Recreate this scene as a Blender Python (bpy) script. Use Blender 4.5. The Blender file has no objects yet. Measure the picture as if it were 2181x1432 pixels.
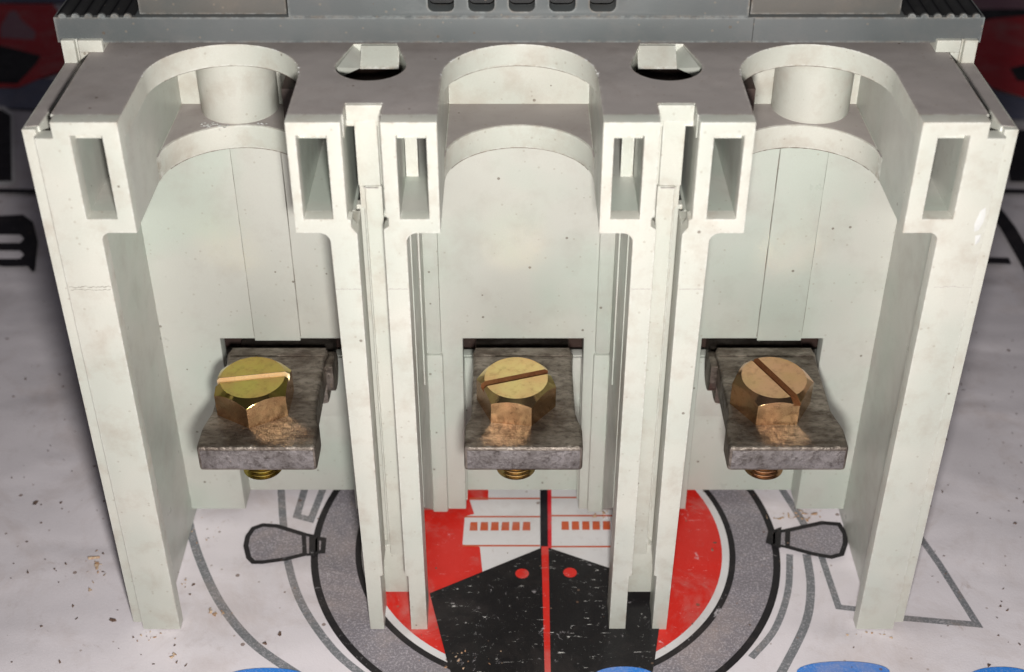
import bpy, bmesh, math, random
from mathutils import Vector, Matrix
random.seed(7)
R = math.radians
S = bpy.context.scene
C = S.collection
S.unit_settings.system = 'METRIC'
S.unit_settings.scale_length = 0.01            # one unit is one centimetre

# ------------------------------------------------------------------ camera
CX, CY, CZ, PITCH, FPX = -0.09, -17.35, 18.7, 35.0, 2905.0
cam = bpy.data.cameras.new('camera'); co = bpy.data.objects.new('camera', cam); C.objects.link(co)
co.location = (CX, CY, CZ); co.rotation_euler = (R(90-PITCH), 0, 0)
cam.sensor_width = 36; cam.lens = FPX/2181*36; cam.clip_start = 0.5; cam.clip_end = 500
cam.dof.use_dof = True; cam.dof.focus_distance = 23.0; cam.dof.aperture_fstop = 0.27
S.camera = co
# ------------------------------------------------------------------ world and lamps
w = bpy.data.worlds.new("World"); S.world = w; w.use_nodes = True
bg = w.node_tree.nodes['Background']; bg.inputs[0].default_value = (0.93, 0.90, 1.0, 1); bg.inputs[1].default_value = 0.055
def lamp(name, loc, target, size, power, col):
    l = bpy.data.lights.new(name, 'POINT'); l.shadow_soft_size = size/2; l.energy = power; l.color = col
    o = bpy.data.objects.new(name, l); C.objects.link(o); o.location = loc
    o.rotation_euler = (Vector(target)-Vector(loc)).to_track_quat('-Z', 'Y').to_euler(); return o
lamp('phone_lamp', (0.3, -16.5, 15.6), (0, 2, 4), 1.4, 23300, (1.0, 0.982, 0.935))
S.view_settings.view_transform = 'Standard'; S.view_settings.look = 'None'
S.view_settings.exposure = 0.0; S.view_settings.gamma = 1.0
S.render.engine = 'CYCLES'; S.cycles.blur_glossy = 0.2; S.cycles.caustics_reflective = True
# ------------------------------------------------------------------ materials
def newmat(name):
    m = bpy.data.materials.new(name); m.use_nodes = True
    nt = m.node_tree; b = nt.nodes['Principled BSDF']
    tc = nt.nodes.new('ShaderNodeTexCoord')
    return m, nt, b, tc
def noise(nt, tc, scale, detail=4, rough=.6, vec=None, dist=0):
    n = nt.nodes.new('ShaderNodeTexNoise'); n.inputs['Scale'].default_value = scale
    n.inputs['Detail'].default_value = detail; n.inputs['Roughness'].default_value = rough
    n.inputs['Distortion'].default_value = dist
    nt.links.new(vec if vec else tc.outputs['Object'], n.inputs['Vector']); return n.outputs['Fac']
def ramp(nt, fac, a, b, ca=(0,0,0,1), cb=(1,1,1,1)):
    r = nt.nodes.new('ShaderNodeValToRGB'); r.color_ramp.elements[0].position = a; r.color_ramp.elements[1].position = b
    r.color_ramp.elements[0].color = ca; r.color_ramp.elements[1].color = cb
    nt.links.new(fac, r.inputs['Fac']); return r.outputs['Color']
def mix(nt, fac, a, b, mode='MIX'):
    m = nt.nodes.new('ShaderNodeMix'); m.data_type = 'RGBA'; m.blend_type = mode
    for s, v in ((m.inputs[0], fac), (m.inputs[6], a), (m.inputs[7], b)):
        if hasattr(v, 'links'): nt.links.new(v, s)
        elif isinstance(v, (int, float)): s.default_value = v
        else: s.default_value = (*v, 1)
    return m.outputs[2]
def math_(nt, op, a, b):
    m = nt.nodes.new('ShaderNodeMath'); m.operation = op
    for s, v in ((m.inputs[0], a), (m.inputs[1], b)):
        if hasattr(v, 'links'): nt.links.new(v, s)
        else: s.default_value = v
    return m.outputs[0]
def bump(nt, b, h, strength, dist=.02, prev=None):
    n = nt.nodes.new('ShaderNodeBump'); n.inputs['Strength'].default_value = strength; n.inputs['Distance'].default_value = dist
    nt.links.new(h, n.inputs['Height'])
    if prev: nt.links.new(prev, n.inputs['Normal'])
    nt.links.new(n.outputs['Normal'], b.inputs['Normal']); return n.outputs['Normal']
def specks(nt, tc, scale, size, keep):
    """sparse round specks: voronoi distance below size, where the cell colour is above keep"""
    v = nt.nodes.new('ShaderNodeTexVoronoi'); v.inputs['Scale'].default_value = scale
    nt.links.new(tc.outputs['Object'], v.inputs['Vector'])
    d = math_(nt, 'LESS_THAN', v.outputs['Distance'], size)
    s = nt.nodes.new('ShaderNodeSeparateColor'); nt.links.new(v.outputs['Color'], s.inputs[0])
    k = math_(nt, 'GREATER_THAN', s.outputs[0], keep)
    return math_(nt, 'MULTIPLY', d, k)
def edge_mask(nt, tc, radius, lo=.03, hi=.25):
    bv = nt.nodes.new('ShaderNodeBevel'); bv.samples = 4; bv.inputs['Radius'].default_value = radius
    g = nt.nodes.new('ShaderNodeNewGeometry')
    dt = nt.nodes.new('ShaderNodeVectorMath'); dt.operation = 'DOT_PRODUCT'
    nt.links.new(bv.outputs[0], dt.inputs[0]); nt.links.new(g.outputs['Normal'], dt.inputs[1])
    inv = math_(nt, 'SUBTRACT', 1.0, dt.outputs['Value'])
    return ramp(nt, inv, lo, hi)
def plastic(name, base, tint, dirt, rough=.42, dirtamt=.5, edge=None):
    m, nt, b, tc = newmat(name)
    n1 = noise(nt, tc, .55, 3, .5); n2 = noise(nt, tc, 1.6, 9, .66)
    c = mix(nt, ramp(nt, n1, .40, .60), base, tint)
    c = mix(nt, math_(nt, 'MULTIPLY', ramp(nt, n2, .50, .74), dirtamt), c, dirt)
    c = mix(nt, math_(nt, 'MULTIPLY', specks(nt, tc, 3.3, .085, .72), .7), c, (.10, .07, .05))
    c = mix(nt, math_(nt, 'MULTIPLY', specks(nt, tc, 8, .16, .80), .35), c, (.25, .2, .15))
    # fine sensor-like mottling of a grubby moulding
    c = mix(nt, math_(nt, 'MULTIPLY', ramp(nt, noise(nt, tc, 38, 2, .6), .35, .7), .10), c, dirt)
    if edge:
        e = edge_mask(nt, tc, .08)
        en = ramp(nt, noise(nt, tc, 9, 6, .7), .42, .58)
        c = mix(nt, math_(nt, 'MULTIPLY', math_(nt, 'MULTIPLY', e, en), .75), c, edge)
        en2 = ramp(nt, noise(nt, tc, 3.5, 7, .8), .46, .64)
        c = mix(nt, math_(nt, 'MULTIPLY', math_(nt, 'MULTIPLY', e, en2), .7), c, (.27, .19, .13))
    nt.links.new(c, b.inputs['Base Color'])
    nt.links.new(ramp(nt, n2, .2, .8, (rough-.08,)*3+(1,), (rough+.2,)*3+(1,)), b.inputs['Roughness'])
    p = bump(nt, b, noise(nt, tc, 1.0, 2, .5), .35, .08)
    p = bump(nt, b, noise(nt, tc, 45, 3, .6), .22, .008, p)
    bump(nt, b, ramp(nt, noise(nt, tc, 9, 5, .8), .62, .8), .35, .012, p)
    return m
M = {}
M['cream'] = plastic('cream_plastic', (.525, .518, .468), (.475, .488, .44), (.34, .27, .215), .33, .5, (.72, .72, .69))
M['panel'] = plastic('panel_plastic', (.435, .468, .42), (.47, .468, .43), (.35, .31, .28), .30, .38)
M['mauve'] = plastic('mauve_plastic', (.385, .345, .335), (.345, .31, .30), (.27, .23, .215), .62, .5, (.70, .67, .62))  # darker mauve for upward faces and some fine marks
M['grey'] = plastic('grey_plastic', (.085, .095, .098), (.098, .105, .108), (.14, .13, .125), .48, .4, (.34, .36, .36))
M['block'] = plastic('worn_grey_plastic', (.085, .088, .085), (.10, .093, .085), (.16, .13, .105), .5, .5, (.4, .4, .4))
M['black'] = plastic('shade_black_plastic', (.011, .011, .012), (.018, .018, .019), (.04, .037, .037), .55, .4)  # near-black painted for rib and vent shade, also the cover seam
M['hole'] = plastic('hole_shade_brown', (.022, .011, .008), (.035, .016, .011), (.015, .01, .01), .6, .4)  # near-black brown painted for the shade deep in openings
M['dark_line'] = plastic('dark_line', (.20, .175, .15), (.26, .23, .20), (.13, .10, .08), .8, .5)  # colour of the cracks and of the shade painted along seams
M['flake'] = plastic('chipped_plastic', (.55, .55, .54), (.58, .58, .58), (.5, .47, .45), .35, .2)

def metal(name, c1, c2, dark, rough, darkamt, bscale=16, bs=.6, metallic=1.0, lo=.5, hi=.68, streak=False, b2=.35, rr=.3):
    m, nt, b, tc = newmat(name)
    vec = None
    if streak:
        mp = nt.nodes.new('ShaderNodeMapping'); mp.inputs['Scale'].default_value = (1, 1.9, 1)
        nt.links.new(tc.outputs['Object'], mp.inputs[0]); vec = mp.outputs[0]
    n1 = noise(nt, tc, 2.2, 5, .6, vec); n2 = noise(nt, tc, bscale, 8, .72, vec)
    c = mix(nt, ramp(nt, n1, .36, .64), c1, c2)
    c = mix(nt, math_(nt, 'MULTIPLY', ramp(nt, n2, lo, hi), darkamt), c, dark)
    nt.links.new(c, b.inputs['Base Color']); b.inputs['Metallic'].default_value = metallic
    nt.links.new(ramp(nt, n2, .3, .75, (rough,)*3+(1,), (min(1, rough+rr),)*3+(1,)), b.inputs['Roughness'])
    p = bump(nt, b, n2, bs, .03); bump(nt, b, noise(nt, tc, 4.5, 4, .6), b2, .06, p)
    return m
M['brass_a'] = metal('yellow_zinc_olive', (.52, .44, .12), (.52, .34, .12), (.20, .12, .05), .09, .4, 8, .03, b2=.02, rr=.06)
M['brass_b'] = metal('yellow_zinc_worn', (.76, .61, .27), (.70, .44, .22), (.2, .12, .05), .09, .4, 8, .07, b2=.03, rr=.08)
M['brass_c'] = metal('yellow_zinc_copper', (.64, .38, .23), (.58, .38, .20), (.2, .10, .05), .10, .4, 8, .03, b2=.02, rr=.06)
M['slotbright'] = metal('bright_slot', (1, .90, .68), (.98, .80, .58), (.5, .3, .15), .42, .3, 12, .1, b2=.05)
M['brass_side'] = metal('copper_flank', (.72, .43, .24), (.66, .46, .26), (.20, .10, .05), .16, .55, 11, .12, b2=.05, rr=.15)
M['rust'] = metal('rusty_slot', (.20, .07, .028), (.28, .12, .045), (.06, .02, .01), .5, .5, 20, .4, .6)
M['steel'] = metal('oxidised_terminal', (.36, .315, .275), (.15, .12, .10), (.06, .045, .036), .30, .65, 6, .8, .95, .48, .66, True, .7)
M['castend'] = metal('rough_cast_end', (.30, .275, .275), (.19, .17, .165), (.06, .045, .04), .36, .8, 9, 1.0, .7, .47, .66)

BW = (.75, .695, .735)
def banner_mat(name, col, wear=.25, print_=True, dots=0, shine=.5, scratch=0):
    dk = .12 if max(col) < .1 else 1
    m, nt, b, tc = newmat(name)
    n1 = noise(nt, tc, .25, 5, .6); n2 = noise(nt, tc, 2.0, 8, .75)
    c = mix(nt, ramp(nt, n1, .35, .68), col, tuple(x*.86 for x in col))
    if dots:
        c = mix(nt, math_(nt, 'MULTIPLY', ramp(nt, noise(nt, tc, 24, 3, .8), .50, .62), dots), c, BW)
    if print_:
        c = mix(nt, math_(nt, 'MULTIPLY', ramp(nt, noise(nt, tc, 3.4, 9, .8, None, .6), .61, .66), wear), c, BW)
    if scratch:
        mp = nt.nodes.new('ShaderNodeMapping'); mp.inputs['Rotation'].default_value = (0, 0, .5); mp.inputs['Scale'].default_value = (1.2, 5, 1)
        nt.links.new(tc.outputs['Object'], mp.inputs[0])
        c = mix(nt, math_(nt, 'MULTIPLY', ramp(nt, noise(nt, tc, 1.8, 10, .75, mp.outputs[0], .4), .63, .65), scratch), c, (.72, .70, .68))
        c = mix(nt, math_(nt, 'MULTIPLY', ramp(nt, noise(nt, tc, 5.5, 8, .8, None, 1.2), .645, .665), scratch), c, (.70, .68, .67))
        mp2 = nt.nodes.new('ShaderNodeMapping'); mp2.inputs['Scale'].default_value = (1, 9, 1); mp2.inputs['Location'].default_value = (3, 7, 0)
        nt.links.new(tc.outputs['Object'], mp2.inputs[0])
        c = mix(nt, math_(nt, 'MULTIPLY', ramp(nt, noise(nt, tc, 1.6, 6, .7, mp2.outputs[0]), .66, .675), scratch), c, (.70, .68, .67))
    c = mix(nt, math_(nt, 'MULTIPLY', ramp(nt, n2, .56, .78), .35*dk), c, (.36, .28, .25))
    c = mix(nt, math_(nt, 'MULTIPLY', ramp(nt, noise(nt, tc, .45, 8, .72, None, .6), .5, .68), .38*dk), c, (.46, .37, .34))
    c = mix(nt, math_(nt, 'MULTIPLY', ramp(nt, noise(nt, tc, 1.5, 8, .78, None, .8), .62, .70), .35*dk), c, (.34, .24, .19))
    c = mix(nt, math_(nt, 'MULTIPLY', specks(nt, tc, 1.7, .07, .55), .75), c, (.16, .09, .06))
    c = mix(nt, math_(nt, 'MULTIPLY', specks(nt, tc, 4.1, .10, .75), .5), c, (.22, .14, .10))
    nt.links.new(c, b.inputs['Base Color'])
    if dk < 1: b.inputs['Specular IOR Level'].default_value = .3
    nt.links.new(ramp(nt, n2, .3, .7, (shine-.1,)*3+(1,), (shine+.2,)*3+(1,)), b.inputs['Roughness'])
    mp = nt.nodes.new('ShaderNodeMapping'); mp.inputs['Rotation'].default_value = (0, 0, .7); mp.inputs['Scale'].default_value = (1, 2.1, 1)
    nt.links.new(tc.outputs['Object'], mp.inputs[0])
    p = bump(nt, b, noise(nt, tc, .22, 2, .45, mp.outputs[0], .3), .5, .45)
    wv = noise(nt, tc, 26, 2, .6)
    bump(nt, b, wv, .25, .015, p)
    return m
M['banner'] = banner_mat('banner_vinyl', BW, 0, False)
M['p_black'] = banner_mat('print_black', (.012, .011, .012), .5, True, shine=.38, scratch=1)
M['p_line'] = banner_mat('print_black_line', (.02, .018, .02), .6, True)
M['p_dark'] = banner_mat('print_dark', (.012, .010, .014), .1, True)
M['p_red'] = banner_mat('print_red', (.66, .022, .014), .5, True, shine=.42, scratch=.35)
M['p_redd'] = banner_mat('print_deep_red', (.66, .016, .028), .15, True)
M['p_grey'] = banner_mat('print_grey', (.215, .195, .22), .35, True, .35)
M['p_lgrey'] = banner_mat('print_grey_line', (.18, .185, .20), .5, True, .3)
M['p_white'] = banner_mat('print_white', (.70, .68, .69), .1, False)
M['p_orange'] = banner_mat('print_orange', (.55, .10, .035), .4, True)
M['p_blue'] = banner_mat('print_blue', (.025, .22, .72), .4, True, .15)
M['p_pale'] = banner_mat('print_faded_pink', (.42, .20, .25), .2, True)
M['p_slate'] = banner_mat('print_slate', (.16, .17, .26), .2, True)

# ------------------------------------------------------------------ mesh helpers
def link(name, me, mat, parent=None):
    o = bpy.data.objects.new(name, me); C.objects.link(o)
    if mat and not me.materials: me.materials.append(M[mat])
    if parent: o.parent = parent
    return o
def finish(bm, name, mat, parent, bev=0, filt=None, seg=2, smooth=26):
    bmesh.ops.remove_doubles(bm, verts=bm.verts, dist=1e-4)
    bmesh.ops.dissolve_limit(bm, angle_limit=R(.5), verts=bm.verts, edges=bm.edges)
    bmesh.ops.recalc_face_normals(bm, faces=bm.faces)
    if bev:
        es = [e for e in bm.edges if len(e.link_faces) == 2 and e.calc_face_angle(0) > R(35) and (filt is None or filt(e))]
        if es: bmesh.ops.bevel(bm, geom=es, offset=bev, segments=seg, profile=.6, affect='EDGES', clamp_overlap=True)
    me = bpy.data.meshes.new(name); bm.to_mesh(me); bm.free()
    me.shade_smooth(); me.set_sharp_from_angle(angle=R(smooth))
    return link(name, me, mat, parent)
def prism(name, outer, a, b, axis, mat, parent, holes=(), bev=.025, filt=None, seg=2):
    """outline extruded between a and b. axis z: (x,y); axis y: (x,z); axis x: (y,z)"""
    cu = bpy.data.curves.new('tmp', 'CURVE'); cu.dimensions = '2D'; cu.fill_mode = 'BOTH'; cu.extrude = abs(b-a)/2
    for ring in [outer, *holes]:
        sp = cu.splines.new('POLY'); sp.points.add(len(ring)-1); sp.use_cyclic_u = True
        for p, q in zip(sp.points, ring): p.co = (q[0], q[1], 0, 1)
    o = bpy.data.objects.new('tmp', cu); me = bpy.data.meshes.new_from_object(o)
    bpy.data.objects.remove(o); bpy.data.curves.remove(cu)
    bm = bmesh.new(); bm.from_mesh(me); bpy.data.meshes.remove(me)
    mid = (a+b)/2
    for v in bm.verts:
        u, t, z = v.co
        v.co = (u, t, z+mid) if axis == 'z' else (u, z+mid, t) if axis == 'y' else (z+mid, u, t)
    return finish(bm, name, mat, parent, bev, filt, seg)
def box(name, x0, x1, y0, y1, z0, z1, mat, parent, bev=.02, filt=None):
    bm = bmesh.new(); bmesh.ops.create_cube(bm, size=1)
    for v in bm.verts: v.co = ((x0+x1)/2+v.co.x*(x1-x0), (y0+y1)/2+v.co.y*(y1-y0), (z0+z1)/2+v.co.z*(z1-z0))
    return finish(bm, name, mat, parent, bev, filt)
def lathe(name, prof, loc, mat, parent, n=48, a0=0, a1=360):
    bm = bmesh.new(); rings = []
    full = abs(a1-a0) >= 360
    k = n if full else n+1
    for r, z in prof:
        rings.append([bm.verts.new((loc[0]+r*math.cos(R(a0+(a1-a0)*i/n)), loc[1]+r*math.sin(R(a0+(a1-a0)*i/n)), loc[2]+z)) for i in range(k)])
    for p, q in zip(rings, rings[1:]):
        for i in range(n): bm.faces.new((p[i], p[(i+1) % k], q[(i+1) % k], q[i]))
    bm.faces.new(rings[0]); bm.faces.new(rings[-1])
    bmesh.ops.recalc_face_normals(bm, faces=bm.faces)
    me = bpy.data.meshes.new(name); bm.to_mesh(me); bm.free(); me.shade_smooth(); me.set_sharp_from_angle(angle=R(40))
    return link(name, me, mat, parent)
def arc(cx, cy, r, a0, a1, n):
    return [(cx+r*math.cos(R(a0+(a1-a0)*i/n)), cy+r*math.sin(R(a0+(a1-a0)*i/n))) for i in range(n+1)]
def flip(pts): return [(-x, y) for x, y in pts][::-1]
front = lambda y: (lambda e: all(abs(v.co.y-y) < 1e-4 for v in e.verts))
def tag(o, label=None, cat=None, kind=None, group=None):
    for k, v in (('label', label), ('category', cat), ('kind', kind), ('group', group)):
        if v: o[k] = v
    return o

# ------------------------------------------------------------------ table under the banner
gt = box('ground', -70, 70, -40, 110, -.6, -.05, 'banner', None, 0); tag(gt, kind='structure')

# ------------------------------------------------------------------ the contactor
con = bpy.data.objects.new('electrical_contactor', None); C.objects.link(con)
tag(con, 'cream and grey three-pole electrical contactor standing on the printed banner', 'contactor')
XC = .025
POLES = [-4.45, XC, 4.50]
RN = 1.17; YC = 1.58; ZT = 10.2; ZB = 8.42
# top plate with three U shaped notches and two keyholes
out = [(-6.62, .25)]
for ci, cx in enumerate(POLES):
    if ci: d0, d1 = ((-2.49, -1.95), (2.00, 2.54))[ci-1]; out += [(d0, .25), (d0, .62), (d1, .62), (d1, .25)]
    out += [(cx-RN, .25)] + arc(cx, YC, RN, 180, 0, 40) + [(cx+RN, .25)]
out += [(6.66, .25), (6.66, 8.8), (-6.62, 8.8)]
kh = []
for kx in (-2.23, 2.25):
    h = .31
    a = math.degrees(math.asin(h/.58))
    kh.append([(kx+h, 2.02)] + [(kx-h, 2.02)] + arc(kx, 1.42+.42, .58, 180-a*.0-20, 380, 34))
kh = []
for kx in (-2.23, 2.25):
    kh.append(arc(kx, 1.93, .54, 172, 368, 30) + [(kx+.34, 2.76), (kx-.34, 2.76)])
prism('top_plate', out, 9.84, ZT, 'z', 'mauve', con, kh, bev=0)
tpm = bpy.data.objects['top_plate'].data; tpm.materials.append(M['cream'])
for p in tpm.polygons: p.material_index = 0 if p.normal.z > .6 else 1  # upward faces darker mauve, all others cream
# keyhole inserts
for kx in (-2.23, 2.25):
    kp = kx-.085*(1 if kx > 0 else -1)
    prism('key_post', [(2.33, 9.97), (2.70, ZT-.004), (2.9, ZT-.004), (2.9, 9.97)], kp-.30, kp+.30, 'x', 'cream', con, bev=0)
    lathe('key_cup', [(.72, -.4), (.62, -.39), (.60, 0.0), (.62, 0.0), (.74, -.02)], (kx, 1.98, 9.83), 'cream', con, 40, 0, 180) if False else None
    box('key_floor', kx-.62, kx+.62, 1.3, 2.95, 9.80, 9.846, 'hole', con, 0)  # dark sheet standing for the shaded depth of the keyhole
    for sg in ((-1,) if kx < 0 else (1,)):
        bm = bmesh.new()
        P = [(kx+sg*.34, 2.75, 10.17), (kx+sg*.52, 1.98, 10.15), (kp+sg*.30, 2.74, 10.06), (kp+sg*.30, 2.36, 9.97), (kx+sg*.50, 1.96, 9.99), (kx+sg*.36, 2.75, 9.97)]
        v = [bm.verts.new(p) for p in P]
        bmesh.ops.convex_hull(bm, input=v)
        finish(bm, 'key_wedge', 'panel', con, 0)

def fil(cx, cz, r, a0, a1): return arc(cx, cz, r, a0, a1, 6)
frontz = front(0)
# outer frames, walls, flanges, corner blocks
def outer_side(s):
    m = (lambda p: p) if s < 0 else flip
    q = lambda a, b: (a, b) if s < 0 else (-b, -a)
    off = 0 if s < 0 else .05
    def T(pts): return [(x+off, y) for x, y in m(pts)]
    def TX(a, b):
        x0, x1 = q(a, b); return x0+off, x1+off
    poly = [(-6.83, 0), (-6.15, 0)] + fil(-6.02, 8.27, .13, 180, 90) + [(-5.62, 8.4), (-5.62, ZT), (-6.57, ZT), (-6.57, 9.95), (-6.83, 9.95)]
    hole = [(-6.32, 8.64), (-5.87, 8.64), (-5.87, 9.99), (-6.32, 9.99)]
    prism('front_frame', T(poly), 0, .25, 'y', 'cream', con, [T(hole)], .022, frontz)
    bx = [(-6.47, ZB), (-5.62, ZB), (-5.62, 9.84), (-6.47, 9.84)]
    prism('terminal_box', T(bx), .25, 3.6, 'y', 'panel', con, [T([(-6.32, 8.64), (-5.87, 8.64), (-5.87, 9.83), (-6.32, 9.83)])], 0)
    box('box_back', *TX(-6.46, -5.68), 3.601, 3.7, 8.43, 9.83, 'panel', con, 0)
    box('side_wall', *TX(-6.83, -6.47), .25, 8.8, .0, 9.0, 'panel', con, 0)
    box('inner_ridge', *TX(-6.47, -6.42), .55, .62, .2, 8.4, 'panel', con, .01)
    prism('side_flange', T([(-7.03, .12), (-6.831, .12), (-6.831, .22), (-6.80, .22), (-6.73, 2.4), (-6.73, 8.8), (-7.03, 8.8)]), .06, 10.03, 'z', 'cream', con, bev=.02,
          filt=lambda e: all(v.co.z > 10.02 for v in e.verts) or all(v.co.y < .23 for v in e.verts))
    prism('flange_top', T([(-7.0, .2), (-6.82, .24), (-6.76, 2.4), (-7.0, 2.4)]), 10.03, 10.036, 'z', 'mauve', con, bev=0)
    box('corner_block', *TX(-7.03, -6.83), 2.42, 3.0, 10.02, 10.4, 'cream', con, .012)
    box('corner_block', *TX(-6.815, -6.79), 2.46, 3.0, 10.02, 10.4, 'cream', con, .005)
    box('corner_block', *TX(-6.77, -6.40), 2.42, 3.0, 10.205, 10.4, 'cream', con, .012)
    box('corner_block', *TX(-6.77, -6.635), 2.42, 3.0, 10.02, 10.205, 'cream', con, .012)
outer_side(-1); outer_side(1)

def divider(s):
    off = 0 if s < 0 else .05
    T = (lambda p: p) if s < 0 else (lambda p: [(x+off, y) for x, y in flip(p)])
    TX = (lambda a, b: (a, b)) if s < 0 else (lambda a, b: (-b+off, -a+off))
    fa = [(-2.68, 0), (-2.42, 0), (-2.42, 1.35), (-2.37, 1.38), (-2.37, 8.38), (-2.45, 8.50), (-2.45, 8.62), (-2.50, 8.64), (-2.50, ZT+.0), (-3.28, ZT), (-3.28, 8.4)] + fil(-2.94, 8.24, .16, 90, 0)
    prism('partition_leg', T(fa), 0, .25, 'y', 'cream', con, [T([(-3.14, 8.64), (-2.71, 8.64), (-2.71, 9.99), (-3.14, 9.99)])], .022, frontz)
    fb = [(-1.93, 0), (-1.635, 0)] + [(-1.65, 8.2)] + fil(-1.49, 8.24, .16, 180, 90) + [(-1.145, 8.4), (-1.145, ZT), (-1.94, ZT), (-1.94, 8.68), (-1.90, 8.66), (-1.90, 8.52), (-1.98, 8.46), (-1.98, 1.38), (-1.93, 1.35)]
    prism('partition_leg', T(fb), 0, .25, 'y', 'cream', con, [T([(-1.73, 8.64), (-1.30, 8.64), (-1.30, 9.99), (-1.73, 9.99)])], .022, frontz)
    prism('leg_web', T([(-2.68, .005), (-2.43, .005), (-2.43, 1.35), (-2.38, 1.38), (-2.38, 8.41), (-2.77, 8.41)]), .25, .65, 'y', 'cream', con, bev=0)
    prism('leg_web', T([(-1.92, .005), (-1.64, .005), (-1.655, 8.41), (-1.97, 8.41), (-1.97, 1.38), (-1.92, 1.35)]), .25, .65, 'y', 'cream', con, bev=0)
    for a, b, mm in ((-3.27, -2.51, 'panel'), (-1.93, -1.16, 'hole')): box('box_back', *TX(a, b), 3.601 if mm == 'panel' else 2.6, 3.7, 8.43 if mm == 'panel' else 8.65, 9.83, mm, con, 0)
    # tubes behind
    prism('terminal_box', T([(-3.28, ZB), (-2.50, ZB), (-2.50, 9.84), (-3.28, 9.84)]), .25, 3.6, 'y', 'panel', con, [T([(-3.14, 8.64), (-2.71, 8.64), (-2.71, 9.83), (-3.14, 9.83)])], 0)
    prism('terminal_box', T([(-1.94, ZB), (-1.145, ZB), (-1.145, 9.84), (-1.94, 9.84)]), .25, 3.6, 'y', 'panel', con, [T([(-1.73, 8.64), (-1.30, 8.64), (-1.30, 9.83), (-1.73, 9.83)])], 0)
    box('latch_post', *TX(-1.72, -1.53), 1.3, 1.5, 8.641, 9.82, 'cream', con, .01)
    # walls carrying on to the back
    sl = [(.65, 2.4), (2.95, .25), (2.95, ZB), (.65, ZB)]
    for a, b in ((-2.77, -2.46), (-1.93, -1.64)):
        prism('partition_wall', sl, *TX(a, b), 'x', 'panel', con, bev=0)
    # channel plate and its cap
    prism('channel_plate', T([(-2.455, .25), (-1.935, .25), (-1.935, 8.42), (-2.0, 8.46), (-2.0, 9.94), (-2.38, 9.94), (-2.38, 8.46), (-2.325, 8.42), (-2.325, 1.45), (-2.455, 1.40)]), .70, 1.0, 'y', 'cream', con, bev=.015)
    box('channel_plate', *TX(-2.46, -2.32), .86, 1.0, .25, 8.40, 'cream', con, 0)
    box('channel_rib', *TX(-2.29, -2.03), .60, .70, 1.3, 8.86, 'cream', con, .03)
    box('channel_rib', *TX(-2.38, -2.05), .60, .70, 8.87, 9.935, 'cream', con, .015)
    box('channel_cap', *TX(-2.485, -1.955), .56, 1.1, 9.94, ZT-.003, 'cream', con, .02)
    # ridge and columns seen at the side of the middle bay
    box('wall_ridge', *TX(-1.64, -1.61), 1.85, 2.0, 4.2, 8.3, 'panel', con, .012)
    box('corner_column', *TX(-1.66, -1.375), 2.88, 2.98, 4.12, 8.39, 'panel', con, .05)
    box('corner_column', *TX(-1.66, -1.355), 2.85, 2.98, .27, 4.12, 'panel', con, .05)
divider(-1); divider(1)

# notched collars above each panel and the walls behind them
for i, cx in enumerate(POLES):
    pl = [(cx-RN+.001, YC)] + arc(cx, YC, RN-.001, 180, 0, 40)[1:-1] + [(cx+RN-.001, YC), (cx+RN-.001, 3.6), (cx-RN+.001, 3.6)]
    prism('access_collar', pl, ZB-.02, 8.80, 'z', 'cream', con, bev=.015)
    prism('collar_top', [(cx-RN+.02, YC+.05)] + arc(cx, YC, RN+.03, 176, 4, 40) + [(cx+RN-.02, YC+.05), (cx+RN-.02, 3.54), (cx-RN+.02, 3.54)], 8.80, 8.804, 'z', 'mauve', con, bev=0)  # thin darker mauve sheet over the collar's top
    for sg, xx in ((1, -3.62), (-1, 3.64)):
        if (i == 0 and sg == 1) or (i == 2 and sg == -1): box('slit_shade_block', *sorted((xx, xx+sg*.29)), 1.9, 2.6, 8.81, 9.835, 'hole', con, .01)  # solid dark block added to look like a shaded gap
    box('upper_back_wall', cx-RN, cx+RN, 3.56, 3.9, 8.4, 9.85, 'cream', con, .01)
for px in (-4.60, 4.86):
    lathe('round_pillar', [(.63, 0), (.64, .02), (.64, 1.04)], (px, 3.42, 8.801), 'cream', con, 56)

# back panels with a window for each terminal
TB = [-4.30, .10, 4.47]
for i, (x0, x1) in enumerate(((-6.475, -2.765), (-1.615, 1.665), (2.815, 6.525))):
    c = TB[i]
    if i == 1: c = .115
    hw = 1.10
    pts = [(x0, .27), (c-hw-(.02 if i == 1 else 0), .27), (c-hw, 4.425), (c+hw, 4.425), (c+hw+(.02 if i == 1 else 0), .27), (x1, .27), (x1, ZB), (x0, ZB)]
    prism('back_panel', pts, 2.95, 3.25, 'y', 'panel', con, bev=.03, filt=front(2.95))
    box("recess_wall", c-1.3, c+1.3, 3.55, 3.75, .25, 3.62, 'panel', con, .01)
    box('window_recess', c-1.6, c+1.6, 3.80, 3.9, 3.63, 5.0, 'hole', con, 0)  # dark plate standing for the shaded depth of the window
    box('recess_step', c-1.1, c+1.1, 3.49, 3.549, 2.2, 3.60, 'panel', con, .01)
    for sx in (-1, 1):
        box('recess_side', *sorted((c+sx*1.101, c+sx*1.28)), 3.25, 3.55, .25, 3.6, 'panel', con, 0)
    box('window_lintel', c-1.25, c+1.25, 3.25, 3.6, 4.45, 4.9, 'hole', con, 0)  # dark block painting the shade under the window's top edge
box('raised_strip', -4.76, -3.93, 2.905, 2.95, 4.41, 8.38, 'panel', con, .015)
box('raised_strip', 4.36, 5.16, 2.905, 2.95, 4.41, 8.38, 'panel', con, .015)
box('rear_housing', -6.46, 6.50, 4.5, 8.8, .2, 9.83, 'cream', con, .03)

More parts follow.
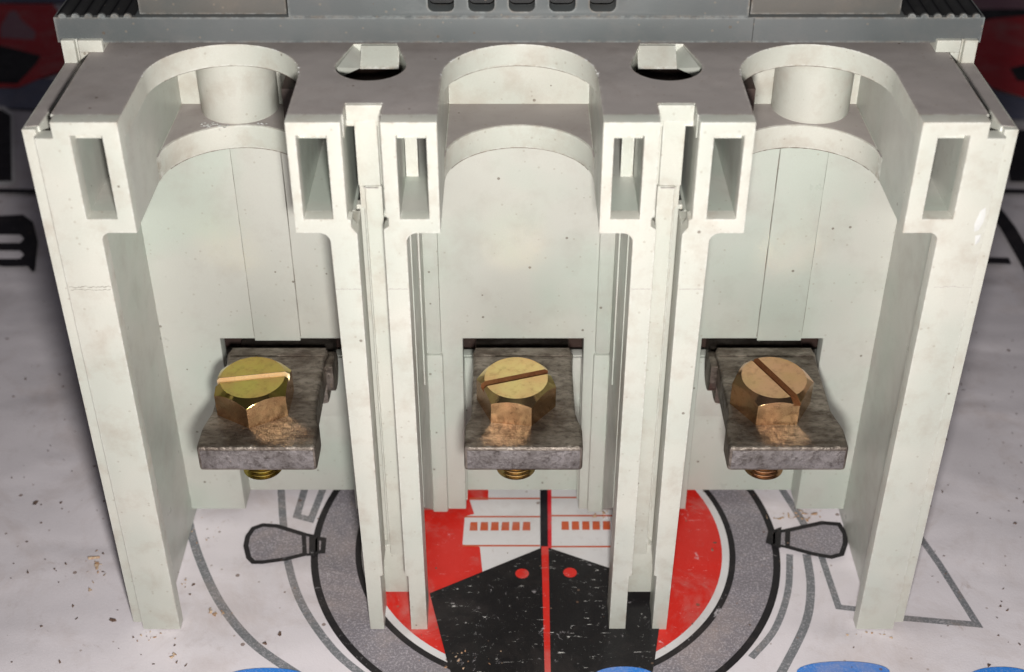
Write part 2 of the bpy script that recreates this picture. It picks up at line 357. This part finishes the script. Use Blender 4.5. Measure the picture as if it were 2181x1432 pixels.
# crack, mould steps and chips on the legs
def crack(x0, x1, z, wd, mat, y=-.001, amp=.03, n=16):
    bm = bmesh.new(); top = []; bot = []
    for k in range(n+1):
        t = k/n; zz = z+random.uniform(-amp, amp); h = wd*random.uniform(.4, 1.2)
        top.append(bm.verts.new((x0+(x1-x0)*t, y, zz+h/2))); bot.append(bm.verts.new((x0+(x1-x0)*t, y, zz-h/2)))
    for k in range(n): bm.faces.new((top[k], bot[k], bot[k+1], top[k+1]))
    bmesh.ops.solidify(bm, geom=bm.faces[:], thickness=.004)
    finish(bm, 'hairline_crack', mat, con, 0)
crack(-6.80, -6.17, 7.46, .013, 'dark_line', amp=.016, n=26); crack(-6.78, -6.17, 7.41, .008, 'dark_line', amp=.012, n=22)
crack(6.3, 6.86, 7.46, .010, 'mauve', amp=.012)
for a, b in ((-2.76, -2.39), (-1.96, -1.67), (1.72, 2.01), (2.44, 2.81)): crack(a, b, 7.42, .012, 'mauve', amp=.004)
for a, b in ((-2.30, -2.07), (2.12, 2.35)): crack(a, b, 8.52 if 0 else 8.88, .014, 'mauve', y=.499, amp=.002)
def flake(cx, cz, pts, y=-.002):
    bm = bmesh.new(); v = []
    for (dx, dz, dy) in pts: v.append(bm.verts.new((cx+dx, y-dy, cz+dz)))
    bmesh.ops.convex_hull(bm, input=v)
    finish(bm, 'chipped_edge', 'flake', con, 0, smooth=20)
flake(6.78, 8.62, [(-.03, .17, 0), (.03, .22, 0), (.05, .10, .01), (.04, -.02, .015), (.0, -.17, 0), (-.06, -.19, 0), (-.08, -.06, 0), (-.02, .04, .02)])
flake(6.80, 8.30, [(-.05, .06, 0), (.03, .09, .01), (.03, -.05, .0), (-.03, -.10, .012)])
def dark_line(pts, rad, nx=(1, 0)):
    bm = bmesh.new(); R_ = []
    for p in pts:
        q = rad*random.uniform(.35, 1.15)
        R_.append([bm.verts.new((p[0]+dx*q, p[1]-abs(dx)*0+dy*q, p[2]+dz*q)) for dx, dy, dz in ((-nx[0], 0, -nx[1]), (0, -1, 0), (nx[0], 0, nx[1]), (0, 1, 0))])
    for a, b in zip(R_, R_[1:]):
        for k in range(4): bm.faces.new((a[k], a[(k+1) % 4], b[(k+1) % 4], b[k]))
    return finish(bm, 'seam_shade_line', 'dark_line', con, 0)  # thin dark tube that paints the contact shade along a seam
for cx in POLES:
    dark_line([(cx+(RN-.004)*math.cos(R(a)), YC+(RN-.004)*math.sin(R(a)), 8.398) for a in range(20, 161, 3)], .008, (0, 1))
    dark_line([(cx+(RN-.004)*math.cos(R(a)), YC+(RN-.004)*math.sin(R(a)), 9.838) for a in range(30, 151, 4)], .006, (0, 1))
for x in (-4.765, -3.925, 4.355, 5.165):
    dark_line([(x, 2.945, 4.48+k*.15) for k in range(27)], .009 if x in (-4.765, 5.165) else .006)
# burrs along the notch rims
bm = bmesh.new()
def burr(p, r):
    vs = [bm.verts.new((p[0]+random.uniform(-r, r)*1.6, p[1]+random.uniform(-r, r), p[2]+random.uniform(-.2, .8)*r)) for _ in range(6)]
    bmesh.ops.convex_hull(bm, input=vs)
for cx in POLES:
    for k in range(46):
        a = R(random.choice((random.uniform(120, 182), random.uniform(-2, 60), random.uniform(0, 180))))
        burr((cx+RN*math.cos(a), YC+RN*math.sin(a), ZT-.005), random.uniform(.007, .018))
for k in range(50):
    y = random.uniform(.3, 2.35); s = random.choice((-1, 1))
    burr((s*6.68+.02, y, 10.03), random.uniform(.008, .022))
for k in range(40):
    a = R(random.uniform(20, 160)); cx = random.choice(POLES)
    burr((cx+RN*math.cos(a), YC+RN*math.sin(a), 8.42), random.uniform(.006, .014))
for k in range(26): burr((-4.95+random.gauss(0, .10), 2.72+random.gauss(0, .07), 8.81), random.uniform(.01, .035))
for k in range(6): burr((-4.15+random.gauss(0, .05), 2.78, 8.81), random.uniform(.01, .03))
o = finish(bm, 'plastic_burrs', 'flake', con, 0); o['kind'] = 'stuff'

# ------------------------------------------------------------------ grey cover
YG = 2.5
cov = box('grey_cover', -7.10, 7.14, YG, 8.7, 10.33, 10.74, 'grey', con, .012)
slots = []
for k in range(5):
    sx = -1.20+.615*k+.03
    slots.append(arc(sx-.10, 10.93, .10, 180, 270, 5) + arc(sx+.10, 10.93, .10, 270, 360, 5) + [(sx+.20, 11.8), (sx-.20, 11.8)])
prism('vent_face', [(-3.50, 10.741), (3.52, 10.741), (3.52, 12.4), (-3.50, 12.4)], YG+.001, YG+.3, 'y', 'grey', cov, slots, .02, front(YG+.001))
box('vent_back', -3.3, 3.3, YG+.45, YG+.6, 10.75, 12.3, 'black', cov, 0)
for a, b in ((-5.80, -3.54), (3.56, 5.86)):
    box('cover_block', a, b, YG+.10, 8.5, 10.745, 12.4, 'block', cov, .02)
box('cover_body', -3.45, 3.45, YG+.65, 8.5, 10.745, 12.35, 'grey', cov, .03)
for s in (-1, 1):
    a, b = (-7.06, -5.86) if s < 0 else (5.92, 7.10)
    n = 6
    for k in range(n):
        xx = a+(b-a)*(k+.5)/n
        prof = arc(xx, 10.735, .07, 0, 180, 8)
        prism('grip_rib', prof, YG+.03, 8.4, 'y', 'black', cov, bev=0)  # black colour paints the shade of the flat ribs and grooves
    box('grip_pad', a, b, YG+.06, 8.4, 10.741, 10.75, 'black', cov, 0)
    n2 = 6
    for k in range(n2):
        xx = a+(b-a)*(k+.5)/n2
        prism('grip_tooth', arc(xx, 10.735, .062, 0, 180, 8), YG+.0, YG+.05, 'y', 'grey', cov, bev=0)
box('cover_seam', 3.605, 3.617, YG-.002, YG+.01, 10.34, 10.73, 'black', cov, 0)

# ------------------------------------------------------------------ terminals with slotted hex bolts
def bolt(cx, cy, z0, mat, hexrot, slotrot, slotmat, af=1.20, h=.60, tilt=0):
    bm = bmesh.new()
    r = af/2/math.cos(R(30))
    ring = [(r*math.cos(R(60*i+hexrot)), r*math.sin(R(60*i+hexrot))) for i in range(6)]
    lo = [bm.verts.new((x, y, 0)) for x, y in ring]; hi = [bm.verts.new((x, y, h)) for x, y in ring]
    bm.faces.new(lo[::-1]); bm.faces.new(hi)
    for i in range(6): bm.faces.new((lo[i], lo[(i+1) % 6], hi[(i+1) % 6], hi[i]))
    bmesh.ops.recalc_face_normals(bm, faces=bm.faces)
    me = bpy.data.meshes.new('hex_bolt'); bm.to_mesh(me); bm.free()
    o = bpy.data.objects.new('hex_bolt', me); C.objects.link(o)
    def tmp(bm2):
        m2 = bpy.data.meshes.new('t'); bm2.to_mesh(m2); bm2.free(); t = bpy.data.objects.new('t', m2); C.objects.link(t); return t
    b2 = bmesh.new()          # cone that trims the corners
    for ra, za in ((2.2, -.2),): pass
    R0 = af/2-.055; slope = .85
    n = 64
    prof = [(3.0, -3.0), (3.0, h-(3.0-R0)*slope), (R0, h), ]
    rings = [[b2.verts.new((q*math.cos(2*math.pi*i/n), q*math.sin(2*math.pi*i/n), z)) for i in range(n)] for q, z in prof]
    for p, q in zip(rings, rings[1:]):
        for i in range(n): b2.faces.new((p[i], p[(i+1) % n], q[(i+1) % n], q[i]))
    b2.faces.new(rings[0][::-1]); b2.faces.new(rings[-1]); bmesh.ops.recalc_face_normals(b2, faces=b2.faces)
    cone = tmp(b2)
    b3 = bmesh.new(); bmesh.ops.create_cube(b3, size=1)
    for v in b3.verts: v.co = (v.co.x*3, v.co.y*.13, h-.13+ (v.co.z+.5)*.6)
    bmesh.ops.rotate(b3, verts=b3.verts, matrix=Matrix.Rotation(R(slotrot), 3, 'Z'))
    slot = tmp(b3)
    for t, op in ((cone, 'INTERSECT'), (slot, 'DIFFERENCE')):
        md = o.modifiers.new('b', 'BOOLEAN'); md.object = t; md.operation = op; md.solver = 'EXACT'
    bpy.context.view_layer.update()
    dg = bpy.context.evaluated_depsgraph_get(); ev = o.evaluated_get(dg); m3 = bpy.data.meshes.new_from_object(ev)
    for t in (cone, slot, o): bpy.data.objects.remove(t)
    b4 = bmesh.new(); b4.from_mesh(m3)
    bmesh.ops.remove_doubles(b4, verts=b4.verts, dist=1e-4)
    es = [e for e in b4.edges if len(e.link_faces) == 2 and e.calc_face_angle(0) > R(25) and all(v.co.z > .02 for v in e.verts)]
    try: bmesh.ops.bevel(b4, geom=es, offset=.009, segments=2, profile=.5, affect='EDGES', clamp_overlap=True)
    except Exception: pass
    m3.clear_geometry(); b4.to_mesh(m3); b4.free()
    m3.materials.clear(); m3.materials.append(M[mat]); m3.materials.append(M[slotmat]); m3.materials.append(M['brass_side'])
    for p in m3.polygons:
        c = p.center
        d = abs(-math.sin(R(slotrot))*c.x+math.cos(R(slotrot))*c.y)
        p.material_index = 1 if (d < .07 and h-.14 < c.z < h-.012) else 2 if abs(p.normal.z) < .25 else 0
    m3.shade_smooth(); m3.set_sharp_from_angle(angle=R(9))
    o = bpy.data.objects.new('hex_bolt', m3); C.objects.link(o)
    o.location = (cx, cy, z0); o.rotation_euler = (R(tilt), 0, 0)
    return o
BX = [-4.47, -.02, 4.33]
BM = [('brass_a', 8-90+0, 9, 'slotbright', 3), ('brass_b', 20, 17, 'rust', 4), ('brass_c', 0, -62, 'rust', 3)]
HR = [-91, -128, -119]
ZTB = 4.36
for i, c in enumerate(TB):
    hw, hn = .98, .88
    yf = -.06
    pl = [(c-hw, yf), (c+hw, yf), (c+hw, .42), (c+hw-.015, .55), (c+hw-.05, .68), (c+hn+.02, .80), (c+hn, .92), (c+hn, 2.35), (c+hn+.03, 2.6), (c+hn-.02, 2.78), (c-hn+.02, 2.78), (c-hn-.03, 2.6), (c-hn, 2.35), (c-hn, .92), (c-hn-.02, .80), (c-hw+.05, .68), (c-hw+.015, .55), (c-hw, .42)]
    pl = [(x+random.uniform(-.01, .01), y) for x, y in pl]
    t = prism('terminal_bar', pl, ZTB-.51, ZTB, 'z', 'steel', con, bev=.075, seg=4)
    box('bar_end', c-hw+.05, c+hw-.05, yf-.006, yf+.03, ZTB-.45, ZTB-.07, 'castend', t, .004)
    box('bar_root', c-hw+.10, c+hw-.10, 2.35, 4.4, ZTB-1.0, ZTB-.40, 'steel', t, .10)
    for sx in ([1], [], [-1])[i]:
        prism('side_boss', arc(2.62, ZTB-.42, .36, 90, -180, 14) + [(2.26, ZTB-.06)], *sorted((c+sx*(hn-.02), c+sx*(hw+.03))), 'x', 'steel', t, bev=.03)
    box('bar_step', c-hn+.03, c+hn-.03, 2.50, 2.74, ZTB, ZTB+.012, 'steel', t, .02)
    mat, _, sr, sm, tl = BM[i]
    b = bolt(BX[i], 1.13, ZTB-.005, mat, HR[i], sr, sm, 1.20 if i != 1 else 1.18, .58, tl)
    b.parent = t
    prof = [(.30, 0)]
    z = 0
    while z < .80:
        prof += [(.30, -z-.02), (.345, -z-.05), (.30, -z-.08)]; z += .085
    prof.append((.26, -z-.02))
    lathe('bolt_thread', prof, (BX[i], 1.0, ZTB-.51), mat, t, 36)

# ------------------------------------------------------------------ printed banner
SN, CS = math.sin(R(PITCH)), math.cos(R(PITCH))
def G(px, py):
    """photograph position of a print on the flat banner -> its place on the banner"""
    v = 716-py; yr = FPX*CS+v*SN; zr = FPX*SN-v*CS; k = CZ/zr
    return (CX+(px-1090.5)*k, CY+yr*k)
ban = bpy.data.objects.new('printed_banner', None); C.objects.link(ban)
tag(ban, 'dirty white vinyl banner printed with a ship inside a wheel, under the contactor', 'banner')
bm = bmesh.new()
bmesh.ops.create_grid(bm, x_segments=60, y_segments=60, size=1)
for v in bm.verts: v.co = (v.co.x*55, 25+v.co.y*50, -.02)
finish(bm, 'vinyl_sheet', 'banner', ban, 0)
LV = [0]
def sheet(name, pts, mat, world=False, lift=None):
    LV[0] += 1
    z = -.018+LV[0]*.0012 if lift is None else lift
    p = pts if world else [G(*q) for q in pts]
    bm = bmesh.new(); vs = [bm.verts.new((x, y, z)) for x, y in p]
    f = bm.faces.new(vs); 
    if f.normal.z < 0 or True:
        f.normal_update()
        if f.normal.z < 0: f.normal_flip()
    bmesh.ops.triangulate(bm, faces=bm.faces)
    me = bpy.data.meshes.new(name); bm.to_mesh(me); bm.free()
    return link(name, me, mat, ban)
def ring(name, cx, cy, r0, r1, mat, n=160, a0=0, a1=360):
    LV[0] += 1; z = -.018+LV[0]*.0012
    bm = bmesh.new(); A = []; B = []
    for i in range(n+1):
        a = R(a0+(a1-a0)*i/n); A.append(bm.verts.new((cx+r0*math.cos(a), cy+r0*math.sin(a), z))); B.append(bm.verts.new((cx+r1*math.cos(a), cy+r1*math.sin(a), z)))
    for i in range(n): bm.faces.new((A[i], B[i], B[i+1], A[i+1]))
    me = bpy.data.meshes.new(name); bm.to_mesh(me); bm.free(); return link(name, me, mat, ban)
def smooth_line(pts, sub=8):
    out = []
    P = [pts[0]]+list(pts)+[pts[-1]]
    for i in range(1, len(P)-2):
        for k in range(sub):
            t = k/sub; a, b, c, d = (Vector(q) for q in P[i-1:i+3])
            out.append(.5*((2*b)+(c-a)*t+(2*a-5*b+4*c-d)*t*t+(3*b-a-3*c+d)*t**3))
    out.append(Vector(P[-1])); return out
def line(name, pts, wd, mat, smooth=True, closed=False):
    LV[0] += 1; z = -.018+LV[0]*.0012
    p = [Vector(G(*q)) for q in pts]
    if closed: p.append(p[0])
    if smooth: p = smooth_line(p)
    bm = bmesh.new(); L = []
    for i, q in enumerate(p):
        d1 = (p[i]-p[i-1]).normalized() if i else (p[1]-p[0]).normalized()
        d2 = (p[i+1]-p[i]).normalized() if i < len(p)-1 else d1
        if closed and (i == 0 or i == len(p)-1): d1 = (p[-1]-p[-2]).normalized(); d2 = (p[1]-p[0]).normalized()
        d = (d1+d2).normalized(); nn = Vector((-d.y, d.x)); m = wd/2/max(.4, d.dot(d1))
        L.append((bm.verts.new((*(q+nn*m), z)), bm.verts.new((*(q-nn*m), z))))
    for a, b in zip(L, L[1:]): bm.faces.new((a[0], a[1], b[1], b[0]))
    me = bpy.data.meshes.new(name); bm.to_mesh(me); bm.free(); return link(name, me, mat, ban)
WX, WY = .56, 2.34
# faint outline strokes round the wheel
line('printed_stroke', [(400, 1060), (402, 1110), (425, 1190), (470, 1285), (540, 1370), (640, 1440)], .17, 'p_lgrey')
line('printed_stroke', [(598, 1030), (603, 1110), (614, 1200), (645, 1290), (712, 1385), (790, 1450)], .15, 'p_lgrey')
line('printed_letter', [(655, 1020), (632, 1098), (662, 1106), (692, 1030)], .15, 'p_lgrey', False)
line('printed_stroke', [(1655, 1025), (1712, 1115), (1735, 1170)], .15, 'p_lgrey')
line('printed_stroke', [(1718, 1180), (1727, 1250), (1715, 1330), (1660, 1440)], .16, 'p_lgrey')
line('printed_stroke', [(1682, 1180), (1678, 1260), (1650, 1340), (1600, 1400)], .13, 'p_lgrey')
line('printed_stroke', [(1750, 1185), (1786, 1292), (1850, 1300)], .13, 'p_lgrey', False)
line('printed_stroke', [(1950, 1130), (2000, 1200), (2082, 1330), (1900, 1314)], .14, 'p_lgrey', False)
# wheel rim
ring('wheel_outline', WX, WY, 4.44, 4.58, 'p_line')
ring('wheel_rim', WX, WY, 3.72, 4.44, 'p_grey')
ring('wheel_outline', WX, WY, 3.60, 3.72, 'p_line')
ring('wheel_border', WX, WY, 3.46, 3.60, 'p_white')
sheet('red_disc', arc(WX, WY, 3.46, 0, 360, 90)[:-1], 'p_red', True)
# ship
sheet('ship_deckhouse', [(1000, 1000), (1330, 1000), (1335, 1260), (1030, 1240), (1022, 1165), (985, 1160), (990, 1100), (1010, 1095), (1000, 1065), (1040, 1065), (1040, 1030)], 'p_white')
for a, b, y in ((1000, 1150, 1062), (1172, 1330, 1060), (990, 1150, 1101), (1172, 1330, 1099), (985, 1150, 1163), (1172, 1330, 1165)):
    line('deck_line', [(a, y), (b, y)], .045, 'p_orange', False)
for k in range(6): sheet('ship_window', [(1002+k*22.5, 1113), (1017+k*22.5, 1113), (1017+k*22.5, 1131), (1000+k*22.5, 1131)], 'p_orange')
for k in range(6): sheet('ship_window', [(1196+k*22, 1112), (1211+k*22, 1112), (1212+k*22, 1130), (1196+k*22, 1130)], 'p_orange')
sheet('ship_mast', [(1150, 1000), (1166, 1000), (1167, 1170), (1151, 1170)], 'p_dark')
sheet('ship_mast', [(1166, 1000), (1174, 1000), (1175, 1170), (1167, 1170)], 'p_redd')
hull = sheet('ship_hull', [(1160, 1166), (1310, 1216), (1415, 1258), (1395, 1405), (1378, 1500), (985, 1500), (955, 1420), (915, 1266)], 'p_black')
sheet('hull_stripe', [(1153, 1166), (1168, 1166), (1174, 1500), (1162, 1500)], 'p_red')
for cx_, cy_ in ((1112, 1224), (1214, 1222)):
    q = G(cx_, cy_); sheet('porthole', arc(q[0], q[1], .13, 0, 360, 20)[:-1], 'p_red', True)
# handles of the wheel
def handle(body, ferr):
    sheet('handle_fill', body, 'p_grey'); line('handle_outline', body, .10, 'p_line', False, True)
    sheet('handle_fill', ferr, 'p_grey'); line('handle_outline', ferr, .075, 'p_line', False, True)
handle([(524, 1165), (528, 1145), (540, 1128), (560, 1121), (590, 1123), (648, 1141), (650, 1183), (610, 1193), (560, 1200), (540, 1200), (530, 1190)], [(648, 1141), (664, 1144), (664, 1184), (650, 1184)])
handle([(664, 1148), (690, 1152), (688, 1178), (664, 1180)], [(672, 1149), (676, 1149), (676, 1180), (672, 1180)])
handle([(1800, 1160), (1799, 1140), (1786, 1120), (1750, 1117), (1678, 1133), (1676, 1168), (1730, 1183), (1770, 1190), (1792, 1184)], [(1676, 1133), (1660, 1136), (1658, 1166), (1674, 1168)])
handle([(1658, 1133), (1640, 1140), (1636, 1158), (1656, 1166)], [(1650, 1137), (1647, 1138), (1646, 1163), (1650, 1164)])
# blue patches at the near edge
for a, b, t in ((480, 660, 1427), (1262, 1395, 1424), (1695, 1895, 1413), (2060, 2200, 1425)):
    m_, h_ = (a+b)/2, (b-a)/2
    sheet('blue_patch', [(m_+h_*math.cos(R(x)), t+26-26*abs(math.sin(R(x)))**.8+(x > 180)*60) for x in range(0, 181, 12)] + [(a, 1500), (b, 1500)], 'p_blue')
# far prints, left
sheet('far_print_red', [(-160, 10), (113, 12), (150, 60), (150, 150), (100, 165), (40, 190), (-160, 190)], 'p_redd')
sheet('far_print_pale', [(-160, -60), (140, -60), (150, 8), (-160, 8)], 'p_slate')
sheet('far_print_pale', [(2, 60), (20, 28), (34, 26), (48, 48), (76, 70), (74, 88), (2, 84)], 'p_pale')
sheet('far_print_black', [(-160, 100), (0, 100), (88, 122), (78, 140), (38, 182), (-160, 178)], 'p_dark')
sheet('far_print_slate', [(-160, 192), (40, 192), (85, 172), (130, 172), (110, 238), (-160, 225)], 'p_slate')
sheet('far_print_border', [(-200, 226), (10, 230), (30, 245), (34, 398), (-200, 402)], 'p_white')
sheet('far_print_black', [(-200, 236), (6, 238), (24, 250), (26, 390), (-200, 392)], 'p_dark')
line('far_print_line', [(-200, 408), (90, 412)], .25, 'p_dark', False)
sheet('printed_glyph', [(-30, 466), (50, 462), (72, 478), (82, 520), (76, 580), (70, 584), (60, 572), (10, 573), (-30, 566)], 'p_dark')
for a, b in ((508, 518), (538, 552)): pass
for cy_ in (513, 547):
    sheet('glyph_gap', [(-30, cy_-9), (44, cy_-8), (52, cy_), (44, cy_+9), (-30, cy_+9)], 'banner')
# far prints, right
sheet('far_print_pale', [(2010, -60), (2300, -60), (2300, 22), (2060, 24)], 'p_pale')
sheet('far_print_slate', [(2000, 24), (2300, 24), (2300, 60), (2060, 62)], 'p_dark')
sheet('far_print_red', [(2060, 60), (2110, 44), (2180, 38), (2300, 44), (2300, 205), (2180, 212), (2110, 190), (2060, 150)], 'p_redd')
sheet('far_print_black', [(2150, 150), (2190, 140), (2240, 140), (2240, 185), (2165, 176)], 'p_dark')
sheet('far_print_slate', [(2085, 165), (2120, 200), (2180, 215), (2300, 212), (2300, 262), (2120, 258)], 'p_slate')
sheet('far_print_border', [(2120, 262), (2300, 266), (2300, 278), (2128, 272)], 'p_white')
sheet('far_print_black', [(2132, 280), (2300, 288), (2300, 395), (2150, 392)], 'p_dark')
line('far_print_line', [(2120, 412), (2300, 416)], .25, 'p_dark', False)
line('printed_glyph', [(2115, 450), (2145, 490), (2185, 560), (2230, 640)], .42, 'p_dark', False)
line('printed_glyph', [(2090, 560), (2150, 562)], .30, 'p_dark', False)

# ------------------------------------------------------------------ crumbs lying on the banner
def crumbs(name, spots, mat, label, cat):
    bm = bmesh.new()
    for x, y, r, el in spots:
        ang = random.uniform(0, 3.14); vs = []
        for _ in range(7):
            u, v = random.uniform(-1, 1)*r*el, random.uniform(-1, 1)*r
            vs.append(bm.verts.new((x+u*math.cos(ang)-v*math.sin(ang), y+u*math.sin(ang)+v*math.cos(ang), .052+random.uniform(0, 1)*r)))
        bmesh.ops.convex_hull(bm, input=vs)
    me = bpy.data.meshes.new(name); bm.to_mesh(me); bm.free(); o = link(name, me, mat); tag(o, label, cat, 'stuff'); return o
m, nt, b, tc = newmat('wood_dust'); nt.links.new(mix(nt, ramp(nt, noise(nt, tc, 20, 3), .4, .6), (.42, .22, .12), (.55, .42, .30)), b.inputs['Base Color']); b.inputs['Roughness'].default_value = .8; M['dust'] = m
m, nt, b, tc = newmat('dark_grit'); nt.links.new(mix(nt, ramp(nt, noise(nt, tc, 20, 3), .4, .6), (.09, .05, .035), (.2, .13, .1)), b.inputs['Base Color']); b.inputs['Roughness'].default_value = .9; M['grit'] = m
sp = []
def cl(px, py, n, sx, sy, r, el=2):
    for _ in range(n):
        q = G(px+random.gauss(0, sx), py+random.gauss(0, sy)); sp.append((q[0], q[1], random.uniform(.15, 1)**1.5*r, random.uniform(1, el)))
cl(205, 1215, 16, 9, 22, .05, 4); cl(1710, 1105, 26, 22, 7, .055, 2.5); cl(1285, 1092, 18, 16, 6, .06, 2); cl(395, 1245, 6, 6, 4, .05); cl(462, 1312, 10, 20, 5, .045, 3)
cl(1655, 1108, 8, 14, 3, .03, 4); cl(340, 1360, 14, 40, 5, .03); cl(1870, 1358, 14, 40, 5, .03); cl(1000, 1410, 20, 60, 12, .03); cl(420, 1150, 20, 20, 50, .025); cl(372, 1400, 5, 5, 2, .06)
crumbs('wood_crumbs', sp, 'dust', 'pale brown wood crumbs scattered on the banner by the legs', 'crumbs')
sp = []
for _ in range(230):
    px = random.choice((random.uniform(0, 420), random.uniform(1800, 2181), random.uniform(400, 1900))); py = random.uniform(620, 1430)
    q = G(px, py); sp.append((q[0], q[1], random.uniform(.008, .03)*(1 if random.random() < .85 else 1.7), random.uniform(1, 2)))
cl(2150, 1010, 8, 18, 60, .04); cl(95, 1075, 5, 10, 6, .05); cl(90, 1210, 7, 30, 8, .035)
crumbs('dark_grit', sp, 'grit', 'tiny dark grit specks spread over the dirty banner', 'grit')
